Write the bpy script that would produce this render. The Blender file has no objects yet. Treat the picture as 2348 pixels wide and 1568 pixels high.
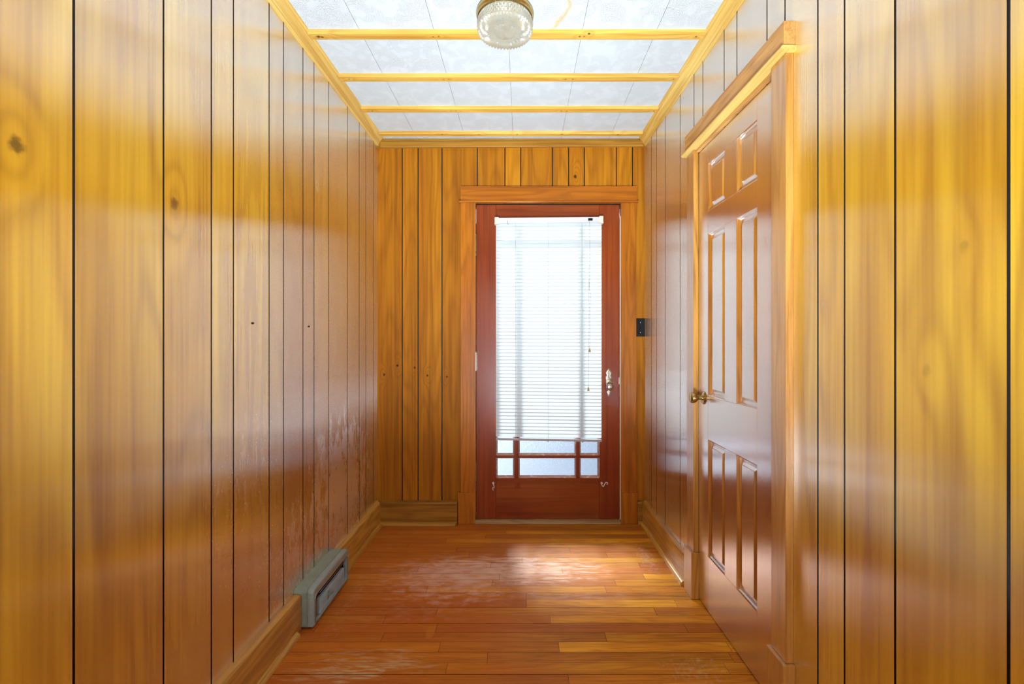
import bpy, bmesh, math, random
from mathutils import Vector, noise as mnoise
R = random.Random(7)
sc = bpy.context.scene
C = sc.collection
F = 1026.0; CX = 1197.0; CY = 773.0; H = 1.206     # focal length and vanishing point in pixels, eye height
D = 2.91; CEIL = 2.493

# ------------------------------------------------------------------ node helpers
class NT:
    def __init__(s, name):
        s.m = bpy.data.materials.new(name); s.m.use_nodes = True
        s.t = s.m.node_tree; s.t.nodes.clear()
        s.out = s.t.nodes.new('ShaderNodeOutputMaterial')
    def n(s, typ, **kw):
        x = s.t.nodes.new(typ)
        for k, v in kw.items(): setattr(x, k, v)
        return x
    def set(s, sock, v):
        if isinstance(v, bpy.types.NodeSocket): s.t.links.new(v, sock)
        elif v is not None:
            if isinstance(v, tuple) and len(v) == 3 and sock.type == 'RGBA': v = (*v, 1)
            sock.default_value = v
    def math(s, op, a, b=None, c=None, clamp=False):
        x = s.n('ShaderNodeMath', operation=op, use_clamp=clamp)
        s.set(x.inputs[0], a)
        if b is not None: s.set(x.inputs[1], b)
        if c is not None: s.set(x.inputs[2], c)
        return x.outputs[0]
    def vmul(s, v, k):
        x = s.n('ShaderNodeVectorMath', operation='MULTIPLY'); s.set(x.inputs[0], v); s.set(x.inputs[1], k); return x.outputs[0]
    def vadd(s, v, k):
        x = s.n('ShaderNodeVectorMath', operation='ADD'); s.set(x.inputs[0], v); s.set(x.inputs[1], k); return x.outputs[0]
    def dist(s, v, k):
        x = s.n('ShaderNodeVectorMath', operation='DISTANCE'); s.set(x.inputs[0], v); s.set(x.inputs[1], k); return x.outputs['Value']
    def noise(s, vec, scale=1.0, detail=2.0, rough=.5, dist=0.0):
        x = s.n('ShaderNodeTexNoise'); s.set(x.inputs['Vector'], vec)
        x.inputs['Scale'].default_value = scale; x.inputs['Detail'].default_value = detail
        x.inputs['Roughness'].default_value = rough; x.inputs['Distortion'].default_value = dist
        return x.outputs['Fac']
    def ramp(s, v, a, b, lo=0.0, hi=1.0):
        x = s.n('ShaderNodeMapRange', interpolation_type='SMOOTHSTEP'); s.set(x.inputs[0], v)
        for i, q in enumerate((a, b, lo, hi)): x.inputs[i+1].default_value = q
        return x.outputs[0]
    def mix(s, f, a, b, mode='MIX'):
        x = s.n('ShaderNodeMix', data_type='RGBA', blend_type=mode)
        s.set(x.inputs[0], f); s.set(x.inputs[6], a); s.set(x.inputs[7], b); return x.outputs[2]
    def coords(s): return s.n('ShaderNodeTexCoord').outputs['Object']
    def geo(s): return s.n('ShaderNodeNewGeometry').outputs['Position']
    def sep(s, v):
        x = s.n('ShaderNodeSeparateXYZ'); s.set(x.inputs[0], v); return x.outputs
    def attr(s, name):
        return s.n('ShaderNodeAttribute', attribute_name=name).outputs['Vector']
    def bump(s, h, strength, dist=.001, normal=None):
        x = s.n('ShaderNodeBump'); s.set(x.inputs['Height'], h)
        x.inputs['Strength'].default_value = strength; x.inputs['Distance'].default_value = dist
        if normal is not None: s.set(x.inputs['Normal'], normal)
        return x.outputs[0]
    def princ(s, col, rough=.5, metal=0, nrm=None, spec=.5, coat=0, coat_rough=.1, **kw):
        x = s.n('ShaderNodeBsdfPrincipled'); s.set(x.inputs['Base Color'], col)
        s.set(x.inputs['Roughness'], rough); x.inputs['Metallic'].default_value = metal
        x.inputs['Specular IOR Level'].default_value = spec
        x.inputs['Coat Weight'].default_value = coat; x.inputs['Coat Roughness'].default_value = coat_rough
        if nrm is not None: s.set(x.inputs['Normal'], nrm)
        for k, v in kw.items(): s.set(x.inputs[k.replace('_', ' ')], v)
        return x.outputs[0]
    def done(s, sh):
        s.t.links.new(sh, s.out.inputs['Surface']); return s.m

def simple(name, col, rough=.5, metal=0, grime=0.0, grime_col=(.05, .04, .03), scale=60, bump=0, **kw):
    t = NT(name); p = t.coords()
    c = col
    if grime: c = t.mix(t.math('MULTIPLY', t.ramp(t.noise(p, scale, 4, .6), .5, .75), grime), col, grime_col)
    nrm = t.bump(t.noise(p, scale*4, 3), bump) if bump else None
    return t.done(t.princ(c, rough, metal, nrm, **kw))

def wood(name, dark, mid, light, along='z', ringA=5.0, ringL=.7, rings=9.0, ring_str=.6, blotA=4.0, blotL=1.2,
         fine=160.0, fine_str=.25, rnd=.35, rough=.35, gloss=None, knots=(), stain=None, bump=.08, pore=0.0,
         coat=0.0, tint=None, spec=.5, kd_str=.88, bulge=.26, glossrough=.2, aniso=.0):
    """varnished timber: rings, fibres, blotches, per-board variation (vertex colour 'pl'), knots, wear"""
    t = NT(name); p = t.geo()
    at = t.sep(t.attr('pl'))
    off = t.n('ShaderNodeCombineXYZ')
    for i in range(3): t.set(off.inputs[i], t.math('MULTIPLY', at[i % 2], 17.0 + 9*i))
    q = t.vadd(p, off.outputs[0])
    def sv(a, l): return {'z': (a, a, l), 'x': (l, a, a), 'y': (a, l, a)}[along]
    field = t.noise(t.vmul(q, sv(ringA, ringL)), 1.0, 1.2, .45, .12)
    kn_dark = None; kno = t.noise(p, 90, 2) if knots else None
    for (kx, ky, kz, r) in knots:
        st = .45
        pk = t.vmul(p, sv(1, st)); kk = tuple(a*b for a, b in zip((kx, ky, kz), sv(1, st)))
        d = t.dist(pk, kk)
        g = t.math('POWER', 2.718, t.math('MULTIPLY', t.math('POWER', t.math('DIVIDE', d, r*2.6), 2.0), -1.0))
        field = t.math('ADD', field, t.math('MULTIPLY', g, bulge))
        kd = t.dist(t.vmul(p, sv(1, .8)), tuple(a*b for a, b in zip((kx, ky, kz), sv(1, .8))))
        kd = t.math('ADD', kd, t.math('MULTIPLY', t.math('SUBTRACT', kno, .5), r*.9))
        k = t.ramp(kd, r*.35, r*1.05, 1, 0)
        kn_dark = k if kn_dark is None else t.math('MAXIMUM', kn_dark, k)
    s1 = t.math('MULTIPLY', field, rings*6.283)
    ring = t.math('POWER', t.math('MULTIPLY_ADD', t.math('SINE', s1), .5, .5), 2.2)
    fib = t.noise(t.vmul(q, sv(fine, fine*.022)), 1.0, 2, .6)
    fib2 = t.noise(t.vmul(q, sv(max(fine*.22, 20), max(fine*.006, .6))), 1.0, 2, .5)
    blot = t.noise(t.vmul(q, sv(blotA, blotL)), 1.0, 2.5, .5, .08)
    big = t.noise(t.vmul(p, sv(1.7, 1.1)), 1.0, 2)
    c = t.mix(t.ramp(blot, .36, .64), mid, light)
    c = t.mix(t.math('MULTIPLY', t.ramp(fib2, .45, .75), .55), c, dark)
    c = t.mix(t.math('MULTIPLY', ring, ring_str), c, dark)
    c = t.mix(fine_str, c, t.mix(t.ramp(fib, .25, .7), dark, light), 'MIX')
    if pore:
        po = t.ramp(t.noise(t.vmul(q, sv(420, 12)), 1, 2), .60, .72)
        c = t.mix(t.math('MULTIPLY', t.math('MULTIPLY', po, t.math('ADD', ring, .25)), pore), c, tuple(x*.45 for x in dark))
    val = t.math('MULTIPLY_ADD', at[0], rnd, 1.0 - rnd*.55)
    val = t.math('MULTIPLY', val, t.math('MULTIPLY_ADD', big, .5, .75))
    vv = t.n('ShaderNodeCombineXYZ')
    for i, e in enumerate((.75, 1.0, 1.25)): t.set(vv.inputs[i], t.math('POWER', val, e))
    c = t.mix(1.0, c, vv.outputs[0], 'MULTIPLY')
    if tint: c = t.mix(t.math('MULTIPLY', t.ramp(at[1], .35, .95), tint[0]), c, tint[1], 'MIX')
    if kn_dark is not None: c = t.mix(t.math('MULTIPLY', kn_dark, kd_str), c, tuple(x*.12 for x in dark))
    rg = rough
    if stain: c, rg = stain(t, p, c, rough)
    groove = at[2]
    c = t.mix(groove, c, (.028, .020, .016))
    nrm = t.bump(fib, bump, .0006) if bump else None
    if gloss is None:
        return t.done(t.princ(c, rg, 0, nrm, spec*.5, coat*.4, .12))
    base = t.princ(c, .6, 0, nrm, .2)
    g = t.n('ShaderNodeBsdfAnisotropic', distribution='GGX')
    t.set(g.inputs['Color'], (1, 1, 1)); t.set(g.inputs['Roughness'], glossrough if not stain else t.math('MULTIPLY_ADD', rg, 1.0, glossrough - rough))
    t.set(g.inputs['Anisotropy'], aniso)
    tg = t.n('ShaderNodeCombineXYZ'); tg.inputs[2 if along == 'z' else 0].default_value = 1.0
    t.set(g.inputs['Tangent'], tg.outputs[0])
    if nrm is not None: t.set(g.inputs['Normal'], nrm)
    fr = t.n('ShaderNodeLayerWeight'); fr.inputs['Blend'].default_value = .5
    if nrm is not None: t.set(fr.inputs['Normal'], nrm)
    fac = t.math('MULTIPLY', t.math('MULTIPLY_ADD', t.math('POWER', fr.outputs['Facing'], gloss[2]), gloss[1], gloss[0]), t.math('MULTIPLY_ADD', groove, -.8, 1.0))
    mx = t.n('ShaderNodeMixShader'); t.set(mx.inputs[0], fac)
    t.t.links.new(base, mx.inputs[1]); t.t.links.new(g.outputs[0], mx.inputs[2])
    return t.done(mx.outputs[0])

# ------------------------------------------------------------------ mesh helpers
def LW(u, v, z): return (-.942 + v, u, z)
def RW(u, v, z): return (.8464 - .0156*u - v, u, z)
def FW(u, v, z): return (u, D - v, z)
def WW(x, y, z): return (x, y, z)
def P(px, py, Y): return Vector(((px - CX)*Y/F, Y, H - (py - CY)*Y/F))

class MB:
    def __init__(s): s.v = []; s.f = []; s.c = []; s.m = []
    def face(s, pts, col=(.5, .5, 0), mi=0):
        i = len(s.v); s.v += [tuple(p) for p in pts]; s.f.append(tuple(range(i, i+len(pts)))); s.c.append(col); s.m.append(mi)
    def box(s, fr, u0, u1, v0, v1, z0, z1, col=None, mi=0, bev=0.0):
        col = col or (R.random(), R.random(), 0)
        b = bev
        if b <= 0:
            g = [fr(u, v, z) for u in (u0, u1) for v in (v0, v1) for z in (z0, z1)]
            i = len(s.v); s.v += g
            for q in ((0, 1, 3, 2), (4, 6, 7, 5), (0, 4, 5, 1), (2, 3, 7, 6), (0, 2, 6, 4), (1, 5, 7, 3)):
                s.f.append(tuple(i+k for k in q)); s.c.append(col); s.m.append(mi)
            return
        bm = bmesh.new(); bmesh.ops.create_cube(bm, size=1)
        for w in bm.verts: w.co = Vector(((u0+u1)/2 + w.co.x*(u1-u0), (v0+v1)/2 + w.co.y*(v1-v0), (z0+z1)/2 + w.co.z*(z1-z0)))
        bmesh.ops.bevel(bm, geom=bm.edges[:], offset=b, segments=2, profile=.5, affect='EDGES')
        s.add(bm, fr, col, mi)
    def add(s, bm, fr=WW, col=None, mi=0):
        col = col or (R.random(), R.random(), 0)
        i = len(s.v); bm.verts.index_update()
        s.v += [tuple(fr(*w.co)) for w in bm.verts]
        for f in bm.faces:
            s.f.append(tuple(i + w.index for w in f.verts)); s.c.append(col); s.m.append(mi)
        bm.free()
    def extr(s, fr, prof, u0, u1, col=None, n=1, mi=0, mit0=0, mit1=0):
        """profile of (v,z) swept along u; mit = mitre factor times v"""
        col = col or (R.random(), R.random(), 0)
        k = len(prof); i = len(s.v)
        for (v, z) in prof: s.v.append(fr(u0 + mit0*v, v, z))
        for (v, z) in prof: s.v.append(fr(u1 - mit1*v, v, z))
        for a in range(k):
            b = (a+1) % k
            s.f.append((i+a, i+b, i+k+b, i+k+a)); s.c.append(col); s.m.append(mi)
        s.f.append(tuple(i+a for a in range(k))); s.f.append(tuple(i+k+a for a in reversed(range(k))))
        s.c += [col, col]; s.m += [mi, mi]
    def tube(s, pts, r, seg=8, col=(.5, .5, 0), taper=None, mi=0):
        pts = [Vector(p) for p in pts]; i = len(s.v); n = len(pts)
        for k, p in enumerate(pts):
            d = (pts[min(k+1, n-1)] - pts[max(k-1, 0)]).normalized()
            a = d.cross(Vector((0, 1, 0))); a = d.cross(Vector((1, 0, 0))) if a.length < .2 else a
            a.normalize(); b = d.cross(a)
            rr = taper[k] if taper else r
            for j in range(seg):
                th = 2*math.pi*j/seg; s.v.append(tuple(p + a*rr*math.cos(th) + b*rr*math.sin(th)))
        for k in range(n-1):
            for j in range(seg):
                j2 = (j+1) % seg
                s.f.append((i+k*seg+j, i+k*seg+j2, i+(k+1)*seg+j2, i+(k+1)*seg+j)); s.c.append(col); s.m.append(mi)
        s.f.append(tuple(i+j for j in reversed(range(seg)))); s.f.append(tuple(i+(n-1)*seg+j for j in range(seg)))
        s.c += [col, col]; s.m += [mi, mi]
    def lathe(s, o, axis, prof, seg=32, col=(.5, .5, 0), mi=0, fn=None):
        """prof of (r, h) turned about axis from o"""
        o = Vector(o); ax = Vector(axis).normalized()
        a = ax.orthogonal().normalized(); b = ax.cross(a); i = len(s.v); n = len(prof)
        for k, (r, h) in enumerate(prof):
            for j in range(seg):
                th = 2*math.pi*j/seg; rr, hh = (r, h) if fn is None else fn(k, r, h, th)
                s.v.append(tuple(o + ax*hh + (a*math.cos(th) + b*math.sin(th))*rr))
        for k in range(n-1):
            for j in range(seg):
                j2 = (j+1) % seg
                s.f.append((i+k*seg+j, i+k*seg+j2, i+(k+1)*seg+j2, i+(k+1)*seg+j)); s.c.append(col); s.m.append(mi)
        if prof[0][0] > 1e-5: s.f.append(tuple(i+j for j in reversed(range(seg)))); s.c.append(col); s.m.append(mi)
        if prof[-1][0] > 1e-5: s.f.append(tuple(i+(n-1)*seg+j for j in range(seg))); s.c.append(col); s.m.append(mi)
    def build(s, name, mat, parent=None, smooth=0.0, bevel=0.0, merge=False, face_to=None):
        me = bpy.data.meshes.new(name); me.from_pydata(s.v, [], s.f)
        a = me.color_attributes.new('pl', 'FLOAT_COLOR', 'CORNER')
        flat = []
        for f, c in zip(s.f, s.c): flat += [c[0], c[1], c[2], 1.0]*len(f)
        a.data.foreach_set('color', flat)
        for mt in (mat if isinstance(mat, list) else [mat]): me.materials.append(mt)
        me.polygons.foreach_set('material_index', s.m)
        bm = bmesh.new(); bm.from_mesh(me)
        if merge or smooth: bmesh.ops.remove_doubles(bm, verts=bm.verts, dist=1e-6)
        if face_to is None: bmesh.ops.recalc_face_normals(bm, faces=bm.faces)
        else:
            bm.normal_update(); t_ = Vector(face_to)
            bmesh.ops.reverse_faces(bm, faces=[f for f in bm.faces if f.normal.dot(t_ - f.calc_center_median()) < 0])
        bm.to_mesh(me); bm.free()
        ob = bpy.data.objects.new(name, me)
        if smooth:
            me.polygons.foreach_set('use_smooth', [True]*len(me.polygons))
            me.set_sharp_from_angle(angle=math.radians(smooth))
        if bevel:
            md = ob.modifiers.new('bevel', 'BEVEL'); md.width = bevel; md.segments = 2; md.limit_method = 'ANGLE'; md.angle_limit = math.radians(40)
        C.objects.link(ob)
        if parent is not None:
            base = parent; tot = Vector((0, 0, 0))
            while base is not None: tot += base.location; base = base.parent
            ob.parent = parent; ob.location = -tot
        return ob

def empty(name, loc):
    e = bpy.data.objects.new(name, None); e.location = loc; e.empty_display_size = .05; C.objects.link(e); return e
def tag(o, label=None, cat=None, group=None, kind=None):
    for k, v in (('label', label), ('category', cat), ('group', group), ('kind', kind)):
        if v: o[k] = v
    return o
def struct(o, label=None, cat=None): return tag(o, label, cat, None, 'structure')
def origin(o, base):
    """give a one-mesh thing its own origin"""
    base = Vector(base); o.data.transform(__import__('mathutils').Matrix.Translation(-base)); o.location = base; return o

# ------------------------------------------------------------------ materials
def dL(x): return 966.5/(1197 - x)
def dR(x): return 868.4/(x - 1181)
def kL(x, y, r): d = dL(x); return (-.942, d, H - (y-CY)*d/F, r)
def kR(x, y, r): d = dR(x); return (.8464-.0156*d, d, H - (y-CY)*d/F, r)
def kF(x, y, r): return ((x-CX)/352.5, D, H - (y-CY)/352.5, r)

def gauss(t, p, c, rad):
    q = t.vmul(t.vadd(p, tuple(-x for x in c)), tuple(1/r for r in rad))
    d = t.dist(q, (0, 0, 0))
    return t.math('POWER', 2.718, t.math('MULTIPLY', t.math('POWER', d, 2.0), -1.0))

def left_stain(t, p, c, rough):
    # bleached, water damaged finish low on the left wall and flaking specks nearer the camera
    streak = t.noise(t.vmul(t.vadd(p, (0, 0, 0)), (26, 26, 9)), 1.0, 4, .6, .5)
    g = t.math('MAXIMUM', gauss(t, p, (-.942, 2.35, .42), (1, .42, .36)), t.math('MULTIPLY', gauss(t, p, (-.942, 1.85, .30), (1, .3, .3)), .6))
    m = t.ramp(t.math('ADD', streak, t.math('MULTIPLY', g, .32)), .56, .80)
    m = t.math('MULTIPLY', m, t.ramp(g, .12, .5))
    sp = t.ramp(t.noise(t.vmul(p, (120, 120, 62)), 1.0, 2, .5), .65, .74)
    g2 = gauss(t, p, (-.942, 1.56, .62), (1, .22, .34))
    m2 = t.math('MULTIPLY', sp, t.ramp(g2, .1, .55))
    m2 = t.math('MAXIMUM', m2, t.math('MULTIPLY', t.ramp(t.noise(t.vmul(p, (60, 60, 14)), 1.0, 3, .6), .57, .68), t.math('MULTIPLY', t.ramp(g2, .05, .5), .6)))
    m = t.math('MAXIMUM', m, t.math('MULTIPLY', m2, .60))
    # a chip where the veneer has lifted high up
    ch = t.math('MULTIPLY', t.ramp(t.noise(t.vmul(p, (70, 70, 40)), 1, 3), .5, .56), t.ramp(gauss(t, p, (-.942, 2.06, 1.92), (1, .02, .05)), .25, .5))
    red = t.math('MULTIPLY', gauss(t, p, (-.942, 2.0, .45), (1, .7, .5)), .45)
    c = t.mix(red, c, (.52, .17, .05))
    c = t.mix(t.math('MULTIPLY', m, .80), c, (.88, .60, .46))
    c = t.mix(ch, c, (.85, .70, .50))
    return c, t.math('MULTIPLY_ADD', m, .12, rough)

def floor_stain_glare(t, p, c, rough):
    x = t.sep(p)
    big = t.noise(t.vmul(p, (1.6, 1.6, 1)), 1.0, 3, .6)
    lft = t.ramp(t.math('ADD', x[0], t.math('MULTIPLY', t.math('SUBTRACT', big, .5), 1.6)), -.5, .45, 1, 0)
    c = t.mix(t.math('MULTIPLY', lft, .60), c, (.50, .105, .008))
    def worn(cx, cy, rx, ry, thr, k, col, sx=10, sy=60):  # wear patches, some also carrying painted sunlight
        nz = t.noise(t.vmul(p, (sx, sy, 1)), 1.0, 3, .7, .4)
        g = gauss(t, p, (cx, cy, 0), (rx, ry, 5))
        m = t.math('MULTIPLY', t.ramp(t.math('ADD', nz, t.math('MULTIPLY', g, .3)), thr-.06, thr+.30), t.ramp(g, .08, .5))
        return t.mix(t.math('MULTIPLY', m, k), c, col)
    for a in ((-.10, 2.32, .50, .15, .58, .75, (.85, .55, .40), 9, 40), (-.35, 2.22, .35, .22, .62, .6, (.80, .46, .36), 12, 30), (-.55, 1.66, .26, .10, .70, .75, (.62, .42, .22)), (-.66, 1.60, .22, .05, .66, .7, (.62, .42, .22)),  # first two: hazy wear plus sun patch brightness put into the colour
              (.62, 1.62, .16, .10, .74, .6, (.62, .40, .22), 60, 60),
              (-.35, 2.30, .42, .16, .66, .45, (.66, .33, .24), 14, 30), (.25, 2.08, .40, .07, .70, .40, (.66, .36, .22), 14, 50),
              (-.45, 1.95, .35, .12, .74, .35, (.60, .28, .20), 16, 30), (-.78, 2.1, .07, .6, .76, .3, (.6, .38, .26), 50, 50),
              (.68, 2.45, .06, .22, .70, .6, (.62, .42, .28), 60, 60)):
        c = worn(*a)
    dust = t.ramp(t.noise(t.vmul(p, (140, 140, 1)), 1, 2), .76, .80)
    c = t.mix(t.math('MULTIPLY', dust, .5), c, (.7, .55, .42))
    spot = t.ramp(gauss(t, p, (-.375, 1.83, 0), (.02, .045, 5)), .35, .6)
    c = t.mix(t.math('MULTIPLY', spot, .7), c, (.55, .17, .01))
    r = t.math('MULTIPLY_ADD', t.noise(t.vmul(p, (5, 12, 1)), 1, 4, .6), .25, rough-.10)
    return c, r

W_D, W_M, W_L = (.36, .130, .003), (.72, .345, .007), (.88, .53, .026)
M = {}
wall_kw = dict(ringA=4.2, ringL=.75, rings=7, ring_str=.50, blotA=6, blotL=1.0, rnd=.42, gloss=(.0, 1.45, 1.35), glossrough=.225, aniso=.745, bump=0, fine=75.0, fine_str=.30)
M['wall_l'] = wood('panelling_left', W_D, W_M, W_L, knots=[kL(38, 333, .017), kL(400, 467, .017), kL(773, 660, .010), kL(637, 560, .007)], stain=left_stain, **wall_kw)
M['wall_r'] = wood('panelling_right', W_D, W_M, W_L, knots=[kR(2210, 565, .012), kR(2125, 850, .013)], kd_str=.25, bulge=.10, **wall_kw)
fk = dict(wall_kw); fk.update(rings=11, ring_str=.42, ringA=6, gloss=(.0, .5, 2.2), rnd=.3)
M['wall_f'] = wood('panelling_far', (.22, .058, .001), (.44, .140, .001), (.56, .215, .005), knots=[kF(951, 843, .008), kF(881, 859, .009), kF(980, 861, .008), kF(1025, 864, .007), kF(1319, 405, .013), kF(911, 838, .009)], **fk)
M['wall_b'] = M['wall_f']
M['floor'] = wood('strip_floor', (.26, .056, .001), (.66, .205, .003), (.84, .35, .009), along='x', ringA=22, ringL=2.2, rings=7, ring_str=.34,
                  blotA=9, blotL=2.5, fine=230, fine_str=.34, pore=.4, rnd=.62, rough=.34, gloss=(.0, .42, 4.5), glossrough=.42, aniso=0.0, bump=.12, stain=floor_stain_glare, tint=(.55, (.44, .085, .006)))
M['oak_z'] = wood('oak_upright', (.25, .085, .009), (.52, .215, .028), (.66, .31, .055), ringA=14, ringL=1.1, rings=6, ring_str=.55, pore=.5, fine_str=.3, rnd=.22, gloss=(.0, .8, 1.6), glossrough=.3, aniso=.4, rough=.35)
M['oak_y'] = wood('oak_lintel', (.34, .13, .025), (.66, .33, .085), (.78, .44, .14), along='y', ringA=15, ringL=1.6, rings=6, ring_str=.55, pore=.5, fine_str=.35, rnd=.2, coat=.3)
M['red_z'] = wood('casing_upright', (.20, .045, .002), (.44, .115, .003), (.56, .18, .006), ringA=15, ringL=1.2, rings=6, ring_str=.42, pore=.3, rnd=.2, coat=.25)
M['red_x'] = wood('casing_lintel', (.19, .040, .002), (.40, .100, .003), (.52, .16, .006), along='x', ringA=12, ringL=1.2, rings=6, ring_str=.4, pore=.2, rnd=.2, coat=.25,
                  knots=[(-.38, D, 2.15, .006), (-.39, D, 2.10, .008), (.03, D, 2.115, .005), (.33, D, 2.14, .006), (.24, D, 2.09, .006)])
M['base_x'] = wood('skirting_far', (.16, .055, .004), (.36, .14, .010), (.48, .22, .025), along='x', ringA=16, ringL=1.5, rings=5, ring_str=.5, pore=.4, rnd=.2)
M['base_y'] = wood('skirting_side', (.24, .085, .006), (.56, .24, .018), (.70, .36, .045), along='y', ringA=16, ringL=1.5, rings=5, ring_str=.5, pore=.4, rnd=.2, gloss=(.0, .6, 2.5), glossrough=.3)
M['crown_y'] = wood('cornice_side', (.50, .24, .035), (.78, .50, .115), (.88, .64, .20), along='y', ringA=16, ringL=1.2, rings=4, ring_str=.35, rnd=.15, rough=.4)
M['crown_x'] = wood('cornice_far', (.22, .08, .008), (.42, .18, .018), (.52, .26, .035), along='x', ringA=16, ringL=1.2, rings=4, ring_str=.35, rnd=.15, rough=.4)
M['batten'] = wood('batten_pine', (.42, .16, .015), (.78, .44, .07), (.88, .56, .12), along='x', ringA=18, ringL=1.2, rings=4, ring_str=.4, rnd=.15, rough=.45,
                   knots=[(x, y, 2.474, r) for (x, y, r) in ((-.86, 1.89, .010), (-.845, 1.892, .008), (-.375, 1.89, .004), (-.352, 1.888, .004), (.243, 1.888, .0045), (.262, 1.888, .004),
                          (.735, 1.89, .005), (.28, 1.872, .006), (-.36, 2.202, .004), (-.385, 2.204, .003), (.215, 2.202, .005), (.25, 2.202, .004), (.745, 2.2, .004), (-.85, 2.2, .004),
                          (-.40, 2.51, .004), (-.37, 2.51, .004), (.22, 2.51, .004), (.25, 2.51, .004), (.74, 2.51, .004), (-.84, 2.51, .006),
                          (-.5, 2.8, .007), (-.27, 2.8, .006), (-.03, 2.8, .006), (.25, 2.8, .007), (.6, 2.8, .007))])
M['closet'] = wood('stained_door_z', (.23, .060, .004), (.46, .145, .011), (.57, .21, .020), ringA=10, ringL=.9, rings=5, ring_str=.25, pore=.25, fine_str=.2, rnd=.14, gloss=(.0, 1.2, 1.1), glossrough=.24, aniso=.55)
M['closet_p'] = wood('stained_panel', (.20, .055, .003), (.44, .145, .009), (.56, .22, .018), ringA=13, ringL=1.1, rings=9, ring_str=.5, pore=.4, fine_str=.2, rnd=.14, gloss=(.0, 1.2, 1.1), glossrough=.24, aniso=.55)
M['entry'] = wood('mahogany_door', (.10, .010, .001), (.25, .032, .003), (.33, .058, .006), ringA=7, ringL=.6, rings=5, ring_str=.22, fine_str=.2, rnd=.15, rough=.3, coat=.5)
M['entry_x'] = wood('mahogany_rail', (.10, .012, .001), (.26, .038, .003), (.36, .080, .008), along='x', ringA=7, ringL=.6, rings=5, ring_str=.25, fine_str=.2, rnd=.15, rough=.3, coat=.5)
M['bead'] = simple('worn_glazing_bead', (.42, .20, .14), .4, grime=.7, grime_col=(.75, .65, .60), scale=45)
M['thresh'] = wood('threshold_wood', (.16, .07, .02), (.42, .22, .07), (.60, .42, .22), along='x', ringA=30, ringL=3, rings=5, ring_str=.5, rnd=.1, rough=.6)
M['brass'] = simple('aged_brass', (.50, .36, .14), .28, 1, grime=.6, grime_col=(.10, .07, .03), scale=40)
M['brass_dull'] = simple('dull_brass', (.33, .26, .14), .38, 1, grime=.7, grime_col=(.06, .05, .03), scale=60)
M['nickel'] = simple('tarnished_nickel', (.52, .47, .40), .25, 1, grime=.6, grime_col=(.16, .12, .09), scale=50)
M['cream'] = simple('cream_plastic', (.80, .74, .58), .35)
M['rail'] = simple('blind_rail_white', (.74, .71, .72), .3)
M['brail'] = simple('bottom_rail', (.42, .36, .37), .35)
M['cord'] = simple('dull_cord', (.24, .27, .25), .7)
M['tassel'] = simple('brass_tassel', (.42, .30, .10), .4, .6)
M['black'] = simple('black_bakelite', (.006, .006, .007), .5, spec=.2)
M['hook'] = simple('painted_hook', (.80, .74, .72), .35)
M['jamb'] = simple('cream_jamb', (.84, .64, .46), .6)
M['dark'] = simple('dark_gap', (.01, .008, .006), .9)
M['plaster'] = simple('plaster', (.72, .66, .54), .8)

def heater_mat(name, col, rough=.38):
    t = NT(name); p = t.coords()
    ch = t.ramp(t.noise(p, 130, 3, .6), .66, .72)
    c = t.mix(t.ramp(t.noise(p, 12, 3), .35, .7), col, tuple(x*.82 for x in col))
    c = t.mix(t.math('MULTIPLY', ch, .8), c, (.05, .05, .035))
    return t.done(t.princ(c, rough, 0, None, .5, .3, .2))
M['heat'] = heater_mat('grey_green_enamel', (.27, .34, .28))
M['heat_f'] = heater_mat('pale_enamel_front', (.33, .42, .42), .28)
M['louver'] = heater_mat('pale_blue_louver', (.42, .56, .66), .3)
M['chrome'] = simple('chrome_edge', (.62, .66, .68), .2, 1)
M['heat_d'] = simple('dark_duct', (.004, .005, .010), .7, spec=.1)

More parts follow.
